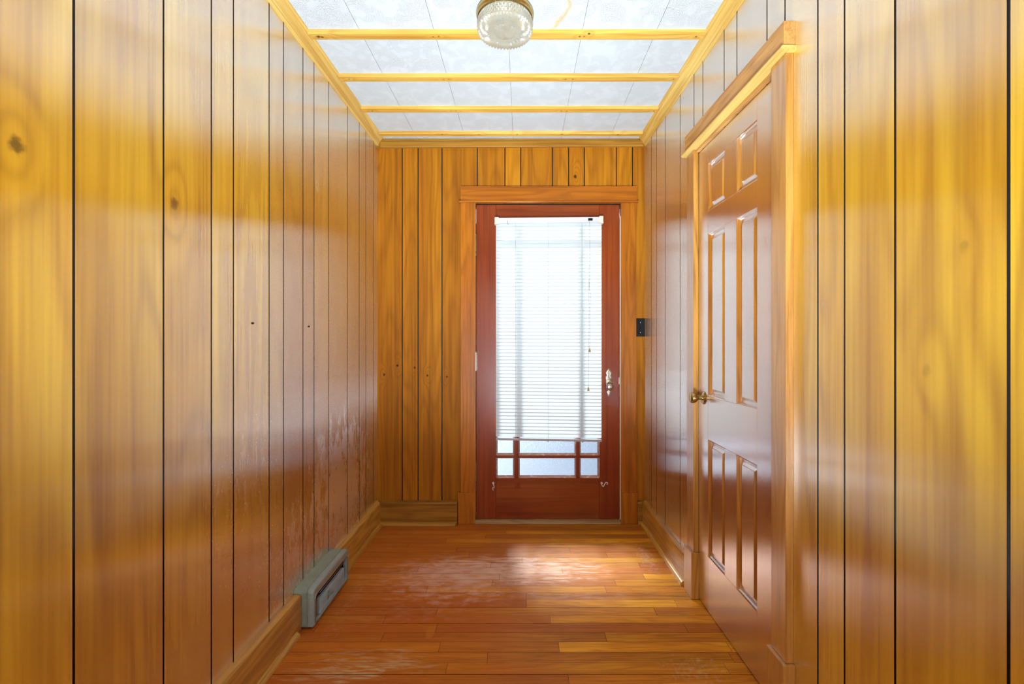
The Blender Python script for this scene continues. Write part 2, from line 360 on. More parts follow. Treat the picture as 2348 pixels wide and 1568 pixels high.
def ceiling_mat():
    t = NT('swirl_ceiling_tile'); p = t.geo()
    q = t.vmul(p, (1, 1, 0))
    def swirl(scale, off, freq):
        v = t.n('ShaderNodeTexVoronoi', voronoi_dimensions='2D', feature='F1')
        v.inputs['Scale'].default_value = scale; v.inputs['Randomness'].default_value = .9
        t.set(v.inputs['Vector'], t.vadd(q, off))
        d = v.outputs['Distance']; col = t.sep(v.outputs['Color'])
        # comb centre offset so each cell shows arcs, not full circles
        pos = v.outputs['Position']
        ang = t.math('MULTIPLY', col[0], 6.283)
        o = t.n('ShaderNodeCombineXYZ'); t.set(o.inputs[0], t.math('MULTIPLY', t.math('COSINE', ang), .035)); t.set(o.inputs[1], t.math('MULTIPLY', t.math('SINE', ang), .035))
        dd = t.dist(t.vadd(q, off), t.vadd(pos, o.outputs[0]))
        s = t.math('SINE', t.math('MULTIPLY', dd, 6.283/freq))
        fade = t.math('MULTIPLY', t.ramp(dd, .014, .024), t.ramp(dd, .064, .078, 1, 0))
        fade = t.math('MULTIPLY', fade, t.ramp(t.noise(t.vadd(q, off), 14, 2), .36, .50))
        return t.math('MULTIPLY', s, fade)
    s = t.math('ADD', swirl(9.0, (0, 0, 0), .0058), swirl(8.0, (3.3, 1.7, 0), .0058))
    fine = t.noise(t.vmul(p, (300, 300, 1)), 1, 2)
    at = t.sep(t.attr('pl'))
    c = t.mix(t.math('MULTIPLY', t.ramp(s, .15, .9), .52), (.66, .715, .745), (.43, .46, .45))
    c = t.mix(t.math('MULTIPLY', at[0], .10), c, (.70, .74, .74))
    # tea-coloured water mark with a hard rim beside the lamp, paler one across the batten
    wob = t.math('MULTIPLY', t.math('SUBTRACT', t.noise(p, 14, 3), .5), .05)
    d1 = t.math('ADD', t.dist(t.vmul(p, (1, .62, 0)), (.055, 1.70*.62, 0)), wob)
    rim = t.math('MULTIPLY', t.ramp(d1, .112, .128), t.ramp(d1, .128, .139, 1, 0))
    inn = t.ramp(d1, .06, .13, 0, 1); inn = t.math('MULTIPLY', inn, t.ramp(d1, .128, .135, 1, 0))
    c = t.mix(t.math('MULTIPLY', inn, .28), c, (.80, .66, .42))
    c = t.mix(t.math('MULTIPLY', rim, .75), c, (.70, .46, .18))
    d2 = t.math('ADD', t.dist(t.vmul(p, (1, 1, 0)), (.02, 1.96, 0)), wob)
    rim2 = t.math('MULTIPLY', t.ramp(d2, .075, .095), t.ramp(d2, .095, .105, 1, 0))
    c = t.mix(t.math('MULTIPLY', rim2, .22), c, (.80, .62, .38))
    c = t.mix(at[2], c, (.26, .22, .18))
    h = t.math('ADD', t.math('MULTIPLY', s, .8), t.math('MULTIPLY', fine, .15))
    return t.done(t.princ(c, .75, 0, t.bump(h, .35, .0015), .3))
M['ceil'] = ceiling_mat()

def slat_mat():
    t = NT('white_translucent_slat')
    a = t.n('ShaderNodeBsdfDiffuse'); t.set(a.inputs[0], (.74, .78, .78))
    b = t.n('ShaderNodeBsdfTranslucent'); t.set(b.inputs[0], (.66, .72, .73))
    m = t.n('ShaderNodeMixShader'); m.inputs[0].default_value = .27
    t.t.links.new(a.outputs[0], m.inputs[1]); t.t.links.new(b.outputs[0], m.inputs[2])
    return t.done(m.outputs[0])
M['slat'] = slat_mat()
def pane_mat():
    t = NT('pebbled_glass'); p = t.geo()
    nz = t.noise(p, 260, 3, .6)
    nrm = t.bump(nz, .5, .002)
    a = t.n('ShaderNodeBsdfTranslucent'); t.set(a.inputs[0], t.mix(t.ramp(nz, .35, .65), (.045, .065, .095), (.10, .135, .18))); t.set(a.inputs['Normal'], nrm)
    b = t.n('ShaderNodeBsdfTransparent'); t.set(b.inputs[0], (.85, .93, 1.0))
    g = t.n('ShaderNodeBsdfGlossy'); g.inputs['Roughness'].default_value = .15; t.set(g.inputs['Normal'], nrm)
    m = t.n('ShaderNodeMixShader'); m.inputs[0].default_value = .85
    t.t.links.new(a.outputs[0], m.inputs[1]); t.t.links.new(b.outputs[0], m.inputs[2])
    m2 = t.n('ShaderNodeMixShader'); m2.inputs[0].default_value = .08
    t.t.links.new(m.outputs[0], m2.inputs[1]); t.t.links.new(g.outputs[0], m2.inputs[2])
    return t.done(m2.outputs[0])
M['pane'] = pane_mat()
def cutglass():
    t = NT('cut_glass_shade')
    g = t.n('ShaderNodeBsdfGlass'); t.set(g.inputs[0], (1.0, 1.0, .97)); g.inputs['Roughness'].default_value = .04; g.inputs['IOR'].default_value = 1.48
    d = t.n('ShaderNodeBsdfTranslucent'); t.set(d.inputs[0], (.95, .95, .85))
    f = t.n('ShaderNodeBsdfDiffuse'); t.set(f.inputs[0], (.95, .93, .76))
    m0 = t.n('ShaderNodeMixShader'); m0.inputs[0].default_value = .5
    t.t.links.new(d.outputs[0], m0.inputs[1]); t.t.links.new(f.outputs[0], m0.inputs[2])
    m = t.n('ShaderNodeMixShader'); m.inputs[0].default_value = .26
    t.t.links.new(g.outputs[0], m.inputs[1]); t.t.links.new(m0.outputs[0], m.inputs[2]); m.inputs[0].default_value = .72
    gl = t.n('ShaderNodeBsdfGlossy'); gl.inputs['Roughness'].default_value = .07
    m2 = t.n('ShaderNodeMixShader'); m2.inputs[0].default_value = .38
    t.t.links.new(m.outputs[0], m2.inputs[1]); t.t.links.new(gl.outputs[0], m2.inputs[2])
    return t.done(m2.outputs[0])
M['cut'] = cutglass()

# ------------------------------------------------------------------ panelled walls
def planks(mb, fr, grooves, u0, u1, z0, z1, holes=(), gw=.006, gd=.0035):
    """veneer boards between grooves, real recessed grooves; holes = (ua, ub, za, zb)"""
    g = sorted(x for x in grooves if u0 + .004 < x < u1 - .004)
    edges = [u0] + g + [u1]
    for a, b in zip(edges[:-1], edges[1:]):
        col = (R.random(), R.random(), 0)
        a2 = a + (gw/2 if a != u0 else 0); b2 = b - (gw/2 if b != u1 else 0)
        cuts = [a2, b2] + [h for ho in holes for h in ho[:2] if a2 < h < b2]
        cuts = sorted(cuts)
        segs = [(p, q, col) for p, q in zip(cuts[:-1], cuts[1:])]
        if b != u1: segs.append((b - gw/2, b + gw/2, None))
        for p, q, cl in segs:
            m = (p+q)/2; zs = [(z0, z1)]
            for ho in holes:
                if ho[0] < m < ho[1]:
                    zs = [x for zz in zs for x in ((zz[0], min(zz[1], ho[2])), (max(zz[0], ho[3]), zz[1])) if x[1] - x[0] > .001]
            for za, zb in zs:
                if cl is None:
                    gc = (.5, .5, 1)
                    mb.face([fr(p, -gd, za), fr(q, -gd, za), fr(q, -gd, zb), fr(p, -gd, zb)], gc)
                    mb.face([fr(p, 0, za), fr(p, -gd, za), fr(p, -gd, zb), fr(p, 0, zb)], gc)
                    mb.face([fr(q, -gd, za), fr(q, 0, za), fr(q, 0, zb), fr(q, -gd, zb)], gc)
                else:
                    mb.face([fr(p, 0, za), fr(q, 0, za), fr(q, 0, zb), fr(p, 0, zb)], cl)
YB = -2.4
gl = [dL(x) for x in (168.9, 374.8, 484.6, 535.2, 617, 650, 694.7, 720, 753.7, 796.5, 823.8, 838.8, 856)]
gl += [.70, .55, .48, .33, .18, .10, -.06, -.2, -.28, -.46, -.6, -.68, -.85, -1.0, -1.2, -1.3, -1.5, -1.66, -1.8, -2.0, -2.2]
mb = MB(); planks(mb, LW, gl, YB, D, 0, CEIL)
mb.box(LW, YB, D+.15, -.12, -.0045, -.05, CEIL+.05, (.5, .5, 0))
struct(mb.build('wall_left', M['wall_l'], face_to=(-.05, 1.3, 1.25)), 'left wall of the hallway in glossy knotty vertical panelling', 'wall')
gr = [dR(x) for x in (2312.7, 2052.6, 1936.5, 1875.4, 1800, 1758.6, 1689.7, 1660.5, 1611.6, 1591.5, 1559.5, 1525.5, 1505.6, 1493.6)]
gr += [.66, .58, .44, .30, .2, .05, -.1, -.18, -.34, -.5, -.62, -.8, -.95, -1.1, -1.25, -1.45, -1.6, -1.8, -2.0, -2.2]
mb = MB(); planks(mb, RW, gr, YB, D, 0, CEIL, holes=[(1.4375, 2.063, -.1, 2.055)])
mb.box(RW, YB, 1.4375, -.12, -.0045, -.05, CEIL+.05, (.5, .5, 0)); mb.box(RW, 2.063, D+.15, -.12, -.0045, -.05, CEIL+.05, (.5, .5, 0))
mb.box(RW, 1.4375, 2.063, -.12, -.0045, 2.055, CEIL+.05, (.5, .5, 0)); mb.box(RW, 1.4375, 2.063, -.12, -.07, -.05, 2.055, (.5, .5, 1))
struct(mb.build('wall_right', M['wall_r'], face_to=(-.05, 1.3, 1.25)), 'right wall in glossy vertical panelling around the six-panel door', 'wall')
gf = [(x - CX)/352.5 for x in (922.4, 958.7, 1013.5, 1094.4, 1157.9, 1194, 1267, 1303.7, 1340, 1413, 1450)]
XR = .801
mb = MB(); planks(mb, FW, gf, -.942, XR, 0, CEIL, holes=[(-.305, .64, -.1, 2.075)], gw=.0068, gd=.004)
mb.box(FW, -.942, -.305, -.12, -.0045, -.05, CEIL+.05, (.5, .5, 0)); mb.box(FW, .64, XR, -.12, -.0045, -.05, CEIL+.05, (.5, .5, 0))
mb.box(FW, -.305, .64, -.12, -.0045, 2.075, CEIL+.05, (.5, .5, 0))
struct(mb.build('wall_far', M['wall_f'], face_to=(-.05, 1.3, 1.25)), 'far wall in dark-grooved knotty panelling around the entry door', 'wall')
# unseen wall behind the camera, with a window opening added for fill light
mb = MB()
for b in ((-1.06, -.80, 0, CEIL), (.74, 1.0, 0, CEIL), (-.80, .74, 0, .35), (-.80, .74, 2.2, CEIL)):
    mb.box(WW, b[0], b[1], YB-.12, YB, b[2], b[3], (.5, .5, 0))
struct(mb.build('wall_back', M['plaster']), 'plaster wall behind the camera around an opening added for fill light', 'wall')

# ------------------------------------------------------------------ floor
mb = MB()
PW = .0568; gapc = .0012
rows = []; y = 2.793
rows.append((2.852, D+.02)); rows.append((2.793, 2.852))
while y > YB: rows.append((y-PW, y)); y -= PW
fixed = {2: [(-.95, -.1, (.62, .0, 0)), (-.1, .9, (.72, 0, 0))], 3: [(-.95, -.22, (.6, .2, 0)), (-.22, .9, (.0, .1, 0))], 4: [(-.95, -.45, (.45, .3, 0)), (-.45, .9, (1.0, 0, 0))],
         5: [(-.95, -.66, (.4, .2, 0)), (-.66, .9, (.35, .1, 0))], 0: [(-.95, .9, (.0, .3, 0))], 1: [(-.95, .9, (.0, .2, 0))]}  # rows at the threshold: dark boards, made darker still to paint in contact shade
joint = {11: -.115, 13: .40, 14: .02, 15: .02, 16: -.375, 17: .12, 21: -.13}
for i, (a, b) in enumerate(rows):
    if i in fixed: segs = fixed[i]
    else:
        x = -.96 - R.random()*.6; cuts = []
        while x < .9:
            x += R.uniform(.45, 1.3); cuts.append(x)
        if i in joint: cuts = [joint[i] - R.uniform(.7, .9), joint[i], joint[i] + R.uniform(.6, 1.1)]
        cuts = sorted(c for c in cuts if -.95 < c < .88)
        e = [-.96] + cuts + [.90]
        segs = [(p, q, (R.random(), R.random(), 0)) for p, q in zip(e[:-1], e[1:])]
    for p, q, cl in segs:
        z = R.uniform(-.0003, .0003); g = gapc*.5
        mb.face([(p+g, a+g, z), (q-g, a+g, z), (q-g, b-g, z), (p+g, b-g, z)], cl)
mb.box(WW, -.98, .92, YB-.1, D+.13, -.06, -.0018, (.2, .5, 1))
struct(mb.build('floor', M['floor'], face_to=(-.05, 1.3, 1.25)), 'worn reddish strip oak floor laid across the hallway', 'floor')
# threshold under the entry door
mb = MB(); mb.box(FW, -.303, .638, -.12, .028, 0.0006, .0225, (.3, .3, 0), bev=.003)
struct(mb.build('trim_1', M['thresh']), 'worn wooden threshold board under the entry door', 'threshold')

# ------------------------------------------------------------------ ceiling tiles
mb = MB()
TW = .3115; x0 = -.058 - 4*TW; g = .0008
ys = [2.792 + .0195 - k*.3065 for k in range(-1, 19)]
for j in range(len(ys)-1):
    for i in range(8):
        xa, xb = x0 + i*TW, x0 + (i+1)*TW; ya, yb = ys[j+1], ys[j]
        xa, xb = max(xa, -.945), min(xb, .90)
        if xb <= xa or yb < YB or ya > D: continue
        yb = min(yb, D)
        cl = (R.random(), R.random(), 0); dz = CEIL
        mb.face([(xa+g, ya+g, dz), (xb-g, ya+g, dz), (xb-g, yb-g, dz), (xa+g, yb-g, dz)], cl)
        o = [(xa+g, ya+g), (xb-g, ya+g), (xb-g, yb-g), (xa+g, yb-g)]
        for k in range(4):
            a, b = o[k], o[(k+1) % 4]; mb.face([(*a, dz), (*b, dz), (*b, dz+.003), (*a, dz+.003)], (.5, .5, .6))
mb.box(WW, -.98, .92, YB-.1, D+.02, CEIL+.0025, CEIL+.08, (.5, .5, 1))
struct(mb.build('ceiling', M['ceil'], face_to=(-.05, 1.3, 1.25)), 'white swirl-patterned tile ceiling with a tea-coloured water mark', 'ceiling')

# battens across the ceiling
tn = 2
for k, yb in enumerate((2.792, 2.489, 2.183, 1.870, 1.562, 1.255, .95, .64)):
    mb = MB(); mb.box(WW, -.897, RW(yb, .048, 0)[0], yb, yb+(.034 if k == 0 else .039), 2.4745, CEIL+.0005, (R.random()*.6, R.random(), 0), bev=.0012)
    nm = ('farthest batten, close to the far cornice', 'second batten from the far wall', 'third batten from the far wall', 'batten running behind the ceiling lamp', 'batten just in front of the ceiling lamp', 'batten overhead', 'batten overhead', 'batten overhead')[k]
    struct(mb.build('trim_%d' % tn, M['batten']), 'pine ceiling batten, ' + nm, 'batten'); tn += 1
# cornices
prof = [(0, 2.450), (.008, 2.450), (.012, 2.453), (.014, 2.459), (.019, 2.462), (.022, 2.467), (.033, 2.478), (.038, 2.480), (.041, 2.486), (.048, 2.488), (.050, CEIL), (0, CEIL)]
mb = MB(); mb.extr(LW, prof, YB, D, (.4, .4, 0), mit1=.6)
struct(mb.build('trim_%d' % tn, M['crown_y'], smooth=30), 'pale moulded cornice along the top of the left wall', 'cornice'); tn += 1
mb = MB(); mb.extr(RW, prof, YB, D, (.6, .2, 0), mit1=.6)
struct(mb.build('trim_%d' % tn, M['crown_y'], smooth=30), 'pale moulded cornice along the top of the right wall', 'cornice'); tn += 1
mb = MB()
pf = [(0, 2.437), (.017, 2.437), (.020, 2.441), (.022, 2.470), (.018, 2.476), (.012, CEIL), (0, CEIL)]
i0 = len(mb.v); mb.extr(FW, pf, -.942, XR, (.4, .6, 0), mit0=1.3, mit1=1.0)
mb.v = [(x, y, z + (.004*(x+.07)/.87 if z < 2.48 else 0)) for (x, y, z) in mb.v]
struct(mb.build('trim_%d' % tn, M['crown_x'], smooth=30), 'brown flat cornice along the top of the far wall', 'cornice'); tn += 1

# ------------------------------------------------------------------ skirtings
bp = [(0, 0.0005), (.034, 0.0005), (.034, .136), (.031, .143), (.022, .146), (0, .146)]
def shoe(v0): return [(v0, .0006), (v0+.017, .0006), (v0+.0165, .008), (v0+.012, .015), (v0+.005, .0195), (v0, .020)]
mb = MB(); mb.extr(LW, bp, YB, 1.842, (.4, .2, 0)); mb.extr(LW, bp, 2.222, D-.0005, (.6, .3, 0), mit1=1)
mb.extr(LW, shoe(.034), YB, 1.80, (.9, .2, 0)); mb.extr(LW, shoe(.034), 2.224, D, (.7, .2, 0), mit1=1)
struct(mb.build('baseboard_left', M['base_y'], smooth=35), 'tall skirting along the left wall, cut for the floor register', 'baseboard')
bpr = [(0, 0.0005), (.026, 0.0005), (.026, .136), (.023, .143), (.015, .146), (0, .146)]
mb = MB(); mb.extr(RW, bpr, 2.148, D, (.3, .3, 0), mit1=1); mb.extr(RW, bpr, YB, 1.345, (.3, .3, 0))
mb.extr(RW, shoe(.026), 2.175, D, (.9, .2, 0), mit1=1); mb.extr(RW, shoe(.026), YB, 1.345, (.9, .2, 0))
struct(mb.build('baseboard_right', M['base_y'], smooth=35), 'skirting along the right wall beyond the closet door', 'baseboard')
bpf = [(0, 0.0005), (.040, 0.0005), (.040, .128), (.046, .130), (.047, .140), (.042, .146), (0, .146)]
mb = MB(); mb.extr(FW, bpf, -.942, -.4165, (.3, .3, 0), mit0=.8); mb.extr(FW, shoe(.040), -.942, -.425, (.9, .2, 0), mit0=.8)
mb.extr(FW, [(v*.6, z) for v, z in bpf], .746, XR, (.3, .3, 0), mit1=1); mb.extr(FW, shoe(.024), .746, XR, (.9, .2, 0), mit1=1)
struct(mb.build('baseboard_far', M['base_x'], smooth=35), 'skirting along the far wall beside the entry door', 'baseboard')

# ------------------------------------------------------------------ entry door casing
e = struct(empty('trim_%d' % tn, (.168, D, 0)), 'reddish-brown flat casing around the entry door', 'door casing'); tn += 1
def cas(name, mat, boxes, par, fr=FW, smooth=0):
    m = MB()
    for b in boxes: m.box(fr, *b[:6], b[6] if len(b) > 6 else None, bev=.0012)
    return m.build(name, mat, par)
cas('side_casing', M['red_z'], [(-.3965, -.300, 0, .020, .202, 2.075, (.75, .1, 0))], e)
cas('side_casing', M['red_z'], [(.640, .7385, 0, .020, .202, 2.075, (.35, .7, 0))], e)
cas('plinth_block', M['red_z'], [(-.4135, -.300, 0, .024, .0008, .202, (.05, .3, 0))], e)
cas('plinth_block', M['red_z'], [(.6395, .7445, 0, .024, .0008, .202, (.2, .4, 0))], e)
cas('head_casing', M['red_x'], [(-.397, .7425, 0, .023, 2.0865, 2.180, (.5, .2, 0))], e)
cas('head_bead', M['red_x'], [(-.405, .7500, 0, .032, 2.0745, 2.0862, (.7, .2, 0))], e)
cas('jamb', M['jamb'], [(-.3045, -.3005, -.10, .004, .0235, 1.95, (.5, .5, 0)), (.6345, .6398, -.10, .012, .0235, 1.99, (.5, .5, 0))], e)
cas('head_jamb', M['dark'], [(-.3045, .6398, -.10, -.004, 2.068, 2.0742)], e)

# ------------------------------------------------------------------ entry door
dx0, dx1, dz0, dz1 = -.2975, .6325, .0245, 2.066
door = struct(empty('door_1', (.168, D, 0)), 'dark red wooden entry door with a large glazed opening behind a white blind', 'door')
ox0, ox1, oz0, oz1 = -.169, .502, .290, 1.966
T0, T1 = -.045, 0.0
def one(name, mat, par, *boxes, bev=.0015, cols=None):
    m = MB()
    for k, b in enumerate(boxes): m.box(FW, *b, cols, bev=bev)
    return m.build(name, mat, par)
one('stile', M['entry'], door, (dx0, ox0-.0006, T0, T1, dz0, dz1), cols=(.3, .2, 0))
one('stile', M['entry'], door, (ox1+.0006, dx1, T0, T1, dz0, dz1), cols=(.5, .7, 0))
one('top_rail', M['entry_x'], door, (ox0, ox1, T0, T1, oz1, dz1), cols=(.3, .2, 0))
one('bottom_rail', M['entry_x'], door, (ox0, ox1, T0, T1, dz0, oz0), cols=(.5, .9, 0))
# pegs showing in the bottom rail
one('peg', M['entry'], door, (-.048, -.012, -.002, .0006, .222, .262), cols=(.1, .9, 0), bev=.0004)
one('peg', M['entry'], door, (.342, .378, -.002, .0006, .222, .262), cols=(.2, .9, 0), bev=.0004)
vx = [(-.0505, -.0235), (.3525, .3765)]; hz = [(.418, .436), (1.826, 1.860)]
one('glazing_bar', M['entry'], door, *[(a, b, -.040, -.004, oz0, oz1) for a, b in vx], bev=.003, cols=(.6, .3, 0))
hb = []
xs = [ox0, vx[0][0], vx[0][1], vx[1][0], vx[1][1], ox1]
for a, b in hz:
    for k in (0, 2, 4): hb.append((xs[k], xs[k+1], -.040, -.004, a, b))
one('glazing_bar', M['entry_x'], door, *hb, bev=.003, cols=(.6, .3, 0))
zs = [oz0, hz[0][0], hz[0][1], hz[1][0], hz[1][1], oz1]
bead = MB()
for i in (0, 2, 4):
    for j in (0, 2, 4):
        xa, xb, za, zb = xs[i], xs[i+1], zs[j], zs[j+1]
        m = MB(); m.box(FW, xa, xb, -.028, -.023, za, zb, (.5, .5, 0)); m.build('glass_pane', M['pane'], door)
        w = .009
        def bd(p0, p1, q1, q0): bead.face([FW(p0[0], -.005, p0[1]), FW(p1[0], -.005, p1[1]), FW(q1[0], -.0225, q1[1]), FW(q0[0], -.0225, q0[1])])
        bd((xa, za), (xb, za), (xb-w, za+w*1.4), (xa+w, za+w*1.4)); bd((xb, za), (xb, zb), (xb-w, zb-w*.6), (xb-w, za+w*1.4))
        bd((xb, zb), (xa, zb), (xa+w, zb-w*.6), (xb-w, zb-w*.6)); bd((xa, zb), (xa, za), (xa+w, za+w*1.4), (xa+w, zb-w*.6))
tag(bead.build('glazing_bead', M['bead'], door, face_to=(-.05, 1.3, 1.25)), 'worn pale bevel around each pane')
# hinges
for (ya, yb, col) in ((538, 583, 'brass_dull'), (808, 850, 'nickel'), (1063, 1104, 'dark')):
    za, zb = H-(yb-CY)/355, H-(ya-CY)/355
    m = MB(); n = 5
    for k in range(n):
        a = za + (zb-za)*k/n + .0006; b = za + (zb-za)*(k+1)/n - .0006
        m.lathe((-.2985, D-.012, a), (0, 0, 1), [(.0052, 0), (.0052, b-a)], 14)
    m.lathe((-.2985, D-.012, zb), (0, 0, 1), [(.0035, 0), (.005, .003), (.0035, .007), (0, .008)], 12)
    m.lathe((-.2985, D-.012, za), (0, 0, -1), [(.0035, 0), (.005, .003), (.0035, .007), (0, .008)], 12)
    m.box(FW, -.2970, -.2925, -.004, .009, za, zb)
    tag(m.build('hinge', M['brass_dull'] if col != 'nickel' else M['nickel'], door, smooth=40), {'brass_dull': 'brass hinge', 'nickel': 'greyish hinge', 'dark': 'dark lower hinge'}[col])
# ornate escutcheon with knob
def plate(outline, fr, v0, v1, n=3):
    m = MB(); k = len(outline); cx = sum(p[0] for p in outline)/k; cz = sum(p[1] for p in outline)/k
    rings = [(1, v0), (1, v0+(v1-v0)*.5), (.86, v1*.92), (.55, v1)]
    i = len(m.v)
    for s_, v in rings:
        for (x, z) in outline: m.v.append(fr(cx+(x-cx)*s_, v, cz+(z-cz)*(1-(1-s_)*.35)))
    for a in range(len(rings)-1):
        for b in range(k):
            b2 = (b+1) % k; m.f.append((i+a*k+b, i+a*k+b2, i+(a+1)*k+b2, i+(a+1)*k+b)); m.c.append((.5, .5, 0)); m.m.append(0)
    m.f.append(tuple(i+3*k+b for b in range(k))); m.c.append((.5, .5, 0)); m.m.append(0)
    m.f.append(tuple(i+b for b in range(k))); m.c.append((.5, .5, 0)); m.m.append(0)
    return m
half = [(845, 1.0), (847, 3), (851, 6), (855, 7.2), (858, 5.0), (861, 5.6), (863, 7.4), (867, 6.8), (873, 6.4), (880, 6.2), (887, 5.4), (891, 4.2), (893, 2.6), (896, 2.8), (899, 4.4), (903, 3.6), (906, 2.0), (909, .8)]
out = [((1396 + w - CX)/352.5, H-(y-CY)/352.5) for y, w in half] + [((1396 - w - CX)/352.5, H-(y-CY)/352.5) for y, w in reversed(half)]
pl = plate(out, FW, .0006, .005).build('lock_plate', M['nickel'], door, smooth=35); tag(pl, 'ornate tarnished metal lock plate')
kx, kz = (1399.5-CX)/359, H-(887-CY)/359
m = MB()
m.lathe((kx-.003, D-.004, kz), (0, -1, 0), [(.011, 0), (.011, .004), (.007, .006), (.0065, .030), (.012, .034), (.020, .038), (.0235, .044), (.0235, .049), (.020, .054), (.012, .057), (0, .058)], 36)
tag(m.build('knob', M['nickel'], pl, smooth=40), 'round tarnished knob')
m = MB(); m.tube([P(1390+3, 861, D-.006), P(1397, 866, D-.008), P(1400, 868, D-.006)], .0018, 6)
m.tube([P(1397, 848, D-.005), P(1394, 855, D-.008), P(1397, 860, D-.007), P(1394, 866, D-.006)], .0016, 6)
m.box(FW, (1393-CX)/352.5, (1401-CX)/352.5, .004, .007, H-(880-CY)/352.5, H-(868-CY)/352.5, bev=.001)
m.build('latch_cover', M['brass_dull'], pl, smooth=40)
m = MB(); m.box(FW, dx1-.004, dx1+.0015, -.012, .0015, H-(881-CY)/352.5, H-(865-CY)/352.5, bev=.0008)
m.build('latch_plate', M['chrome'], door)

# hooks screwed onto the entry door
def hook(pts, scr, label, r=.0028):
    hm = empty('hook', P(scr[0], scr[1], D))
    m = MB(); m.tube(pts, r, 8); m.build('hook_arm', M['hook'], hm, smooth=50)
    m = MB(); m.lathe(P(scr[0], scr[1], D), (0, -1, 0), [(.0075, .0002), (.0075, .003), (.005, .0045), (0, .005)], 16); m.build('base_plate', M['hook'], hm, smooth=40)
    m = MB(); m.lathe(P(scr[0], scr[1], D-.005), (0, -1, 0), [(.0022, 0), (.0022, .0012), (0, .002)], 10); m.build('screw', M['brass_dull'], hm, smooth=40)
    return tag(hm, label, 'hook', 'curved blind holders on the entry door')
hook([P(1379, 1107, D-.004), P(1379.5, 1110, D-.012), P(1381, 1114, D-.020), P(1383, 1115.5, D-.026), P(1385, 1113, D-.026), P(1387, 1108.5, D-.024), P(1390, 1105.5, D-.022), P(1392.5, 1106, D-.020), P(1393.2, 1108.5, D-.018), P(1391.5, 1110.5, D-.016)],
     (1379.5, 1107.5), 'white curved hook on the right side of the entry door, below the panes')
hook([P(1131, 1108, D-.004), P(1131.5, 1111, D-.012), P(1133, 1115, D-.018), P(1133, 1119, D-.020), P(1130, 1117, D-.020), P(1129, 1120, D-.018), P(1131, 1123.5, D-.015)],
     (1131, 1107.5), 'white curved hook on the left side of the entry door, below the panes')

# ------------------------------------------------------------------ mini blind
BY = D - .036; sB = F/BY
bx0, bx1 = (1137-CX)/sB, (1379.5-CX)/sB
zt, zb_ = H-(512-CY)/sB, H-(1004-CY)/sB
def shear(p):
    k = .010 + (-.016-.010)*(zt - p[2])/(zt-zb_)
    return (p[0], p[1], p[2] + (p[0]-(bx0+bx1)/2)*k)
bl = tag(empty('window_blind', (.17, BY, 1.94)), 'white slatted mini blind covering most of the entry door glass', 'blind')
ns = 61; pitch = (zt - zb_ - .004)/ns
m = MB(); segs = 6; wS = .0275
for i in range(ns):
    zc = zt + .001 - pitch*(i+.5) + R.uniform(-.0004, .0004)
    tilt = math.radians(74) + R.uniform(-.02, .02)
    pts = []
    for k in range(segs+1):
        a = (k/segs - .5); l = a*wS; cv = .0022*(1 - (2*a)**2)
        dy = l*math.cos(tilt) + cv*math.sin(tilt); dz = -l*math.sin(tilt) + cv*math.cos(tilt)
        pts.append((dy, dz))
    for k in range(segs):
        (ya, za), (yb2, zb2) = pts[k], pts[k+1]
        m.face([shear((bx0, BY+ya, zc+za)), shear((bx1, BY+ya, zc+za)), shear((bx1, BY+yb2, zc+zb2)), shear((bx0, BY+yb2, zc+zb2))])
m.build('slats', M['slat'], bl, smooth=60)
m = MB()
m.box(WW, bx0+.004, bx1-.003, BY-.013, BY+.013, zt+.001, zt+.034, (.5, .5, 0), bev=.002)
m.box(WW, bx0+.004, bx1-.003, BY-.0155, BY-.012, zt+.0005, zt+.009, (.5, .5, 0), bev=.001)
m.box(WW, bx0+.004, bx1-.003, BY-.0150, BY-.012, zt+.029, zt+.0345, (.5, .5, 0), bev=.001)
m.v = [shear(p) for p in m.v]; m.build('head_rail', M['rail'], bl, smooth=40)
for xa in (bx0-.007, bx1-.018):
    m = MB(); m.box(WW, xa, xa+.026, BY-.019, BY+.016, zt-.0045, zt+.0395, (.5, .5, 0), bev=.002); m.box(WW, xa-.001, xa+.027, BY-.021, BY+.016, zt-.0065, zt+.001, (.5, .5, 0), bev=.001)
    m.v = [shear(p) for p in m.v]; m.build('end_bracket', M['cream'], bl)
m = MB(); m.box(WW, bx0, bx1, BY-.010, BY+.010, zb_-.018, zb_-.009, (.5, .5, 0), bev=.002); m.box(WW, bx0, bx1, BY-.012, BY+.012, zb_-.0095, zb_-.004, (.5, .5, 0), bev=.001)
m.v = [shear(p) for p in m.v]; m.build('bottom_rail', M['brail'], bl)
lad = (1182, 1257, 1334)
for n_, px in enumerate(lad):
    x = (px-CX)/sB; m = MB()
    for yy in (-.0085, .0085): m.tube([shear((x, BY+yy, zt+.002)), shear((x+.001, BY+yy, (zt+zb_)/2)), shear((x, BY+yy, zb_-.01))], .0006, 5)
    for i in range(ns):
        z = zt - .006 - pitch*(i+1); m.tube([shear((x, BY-.0085, z-.003)), shear((x, BY+.0085, z+.003))], .0005, 4)
    m.build('ladder_cord', M['cord'], bl)
for px in (1257, 1336):
    m = MB(); m.lathe(P(px, 1010 if px == 1257 else 1012, BY-.004), (0, 0, -1), [(.003, -.003), (.006, 0), (.006, .004), (.002, .007), (0, .007)], 10); m.build('rail_plug', M['brail'], bl, smooth=40)
Yc = BY - .022
m = MB()
m.tube([P(1350.5, 506, BY-.014), P(1352, 511, Yc), P(1352.3, 560, Yc), P(1352.6, 611, Yc)], .0009, 6)
m.tube([P(1352.6, 609, Yc), P(1350.5, 614, Yc), P(1351, 630, Yc), P(1350.4, 655, Yc), P(1351.3, 657, Yc)], .0009, 6)
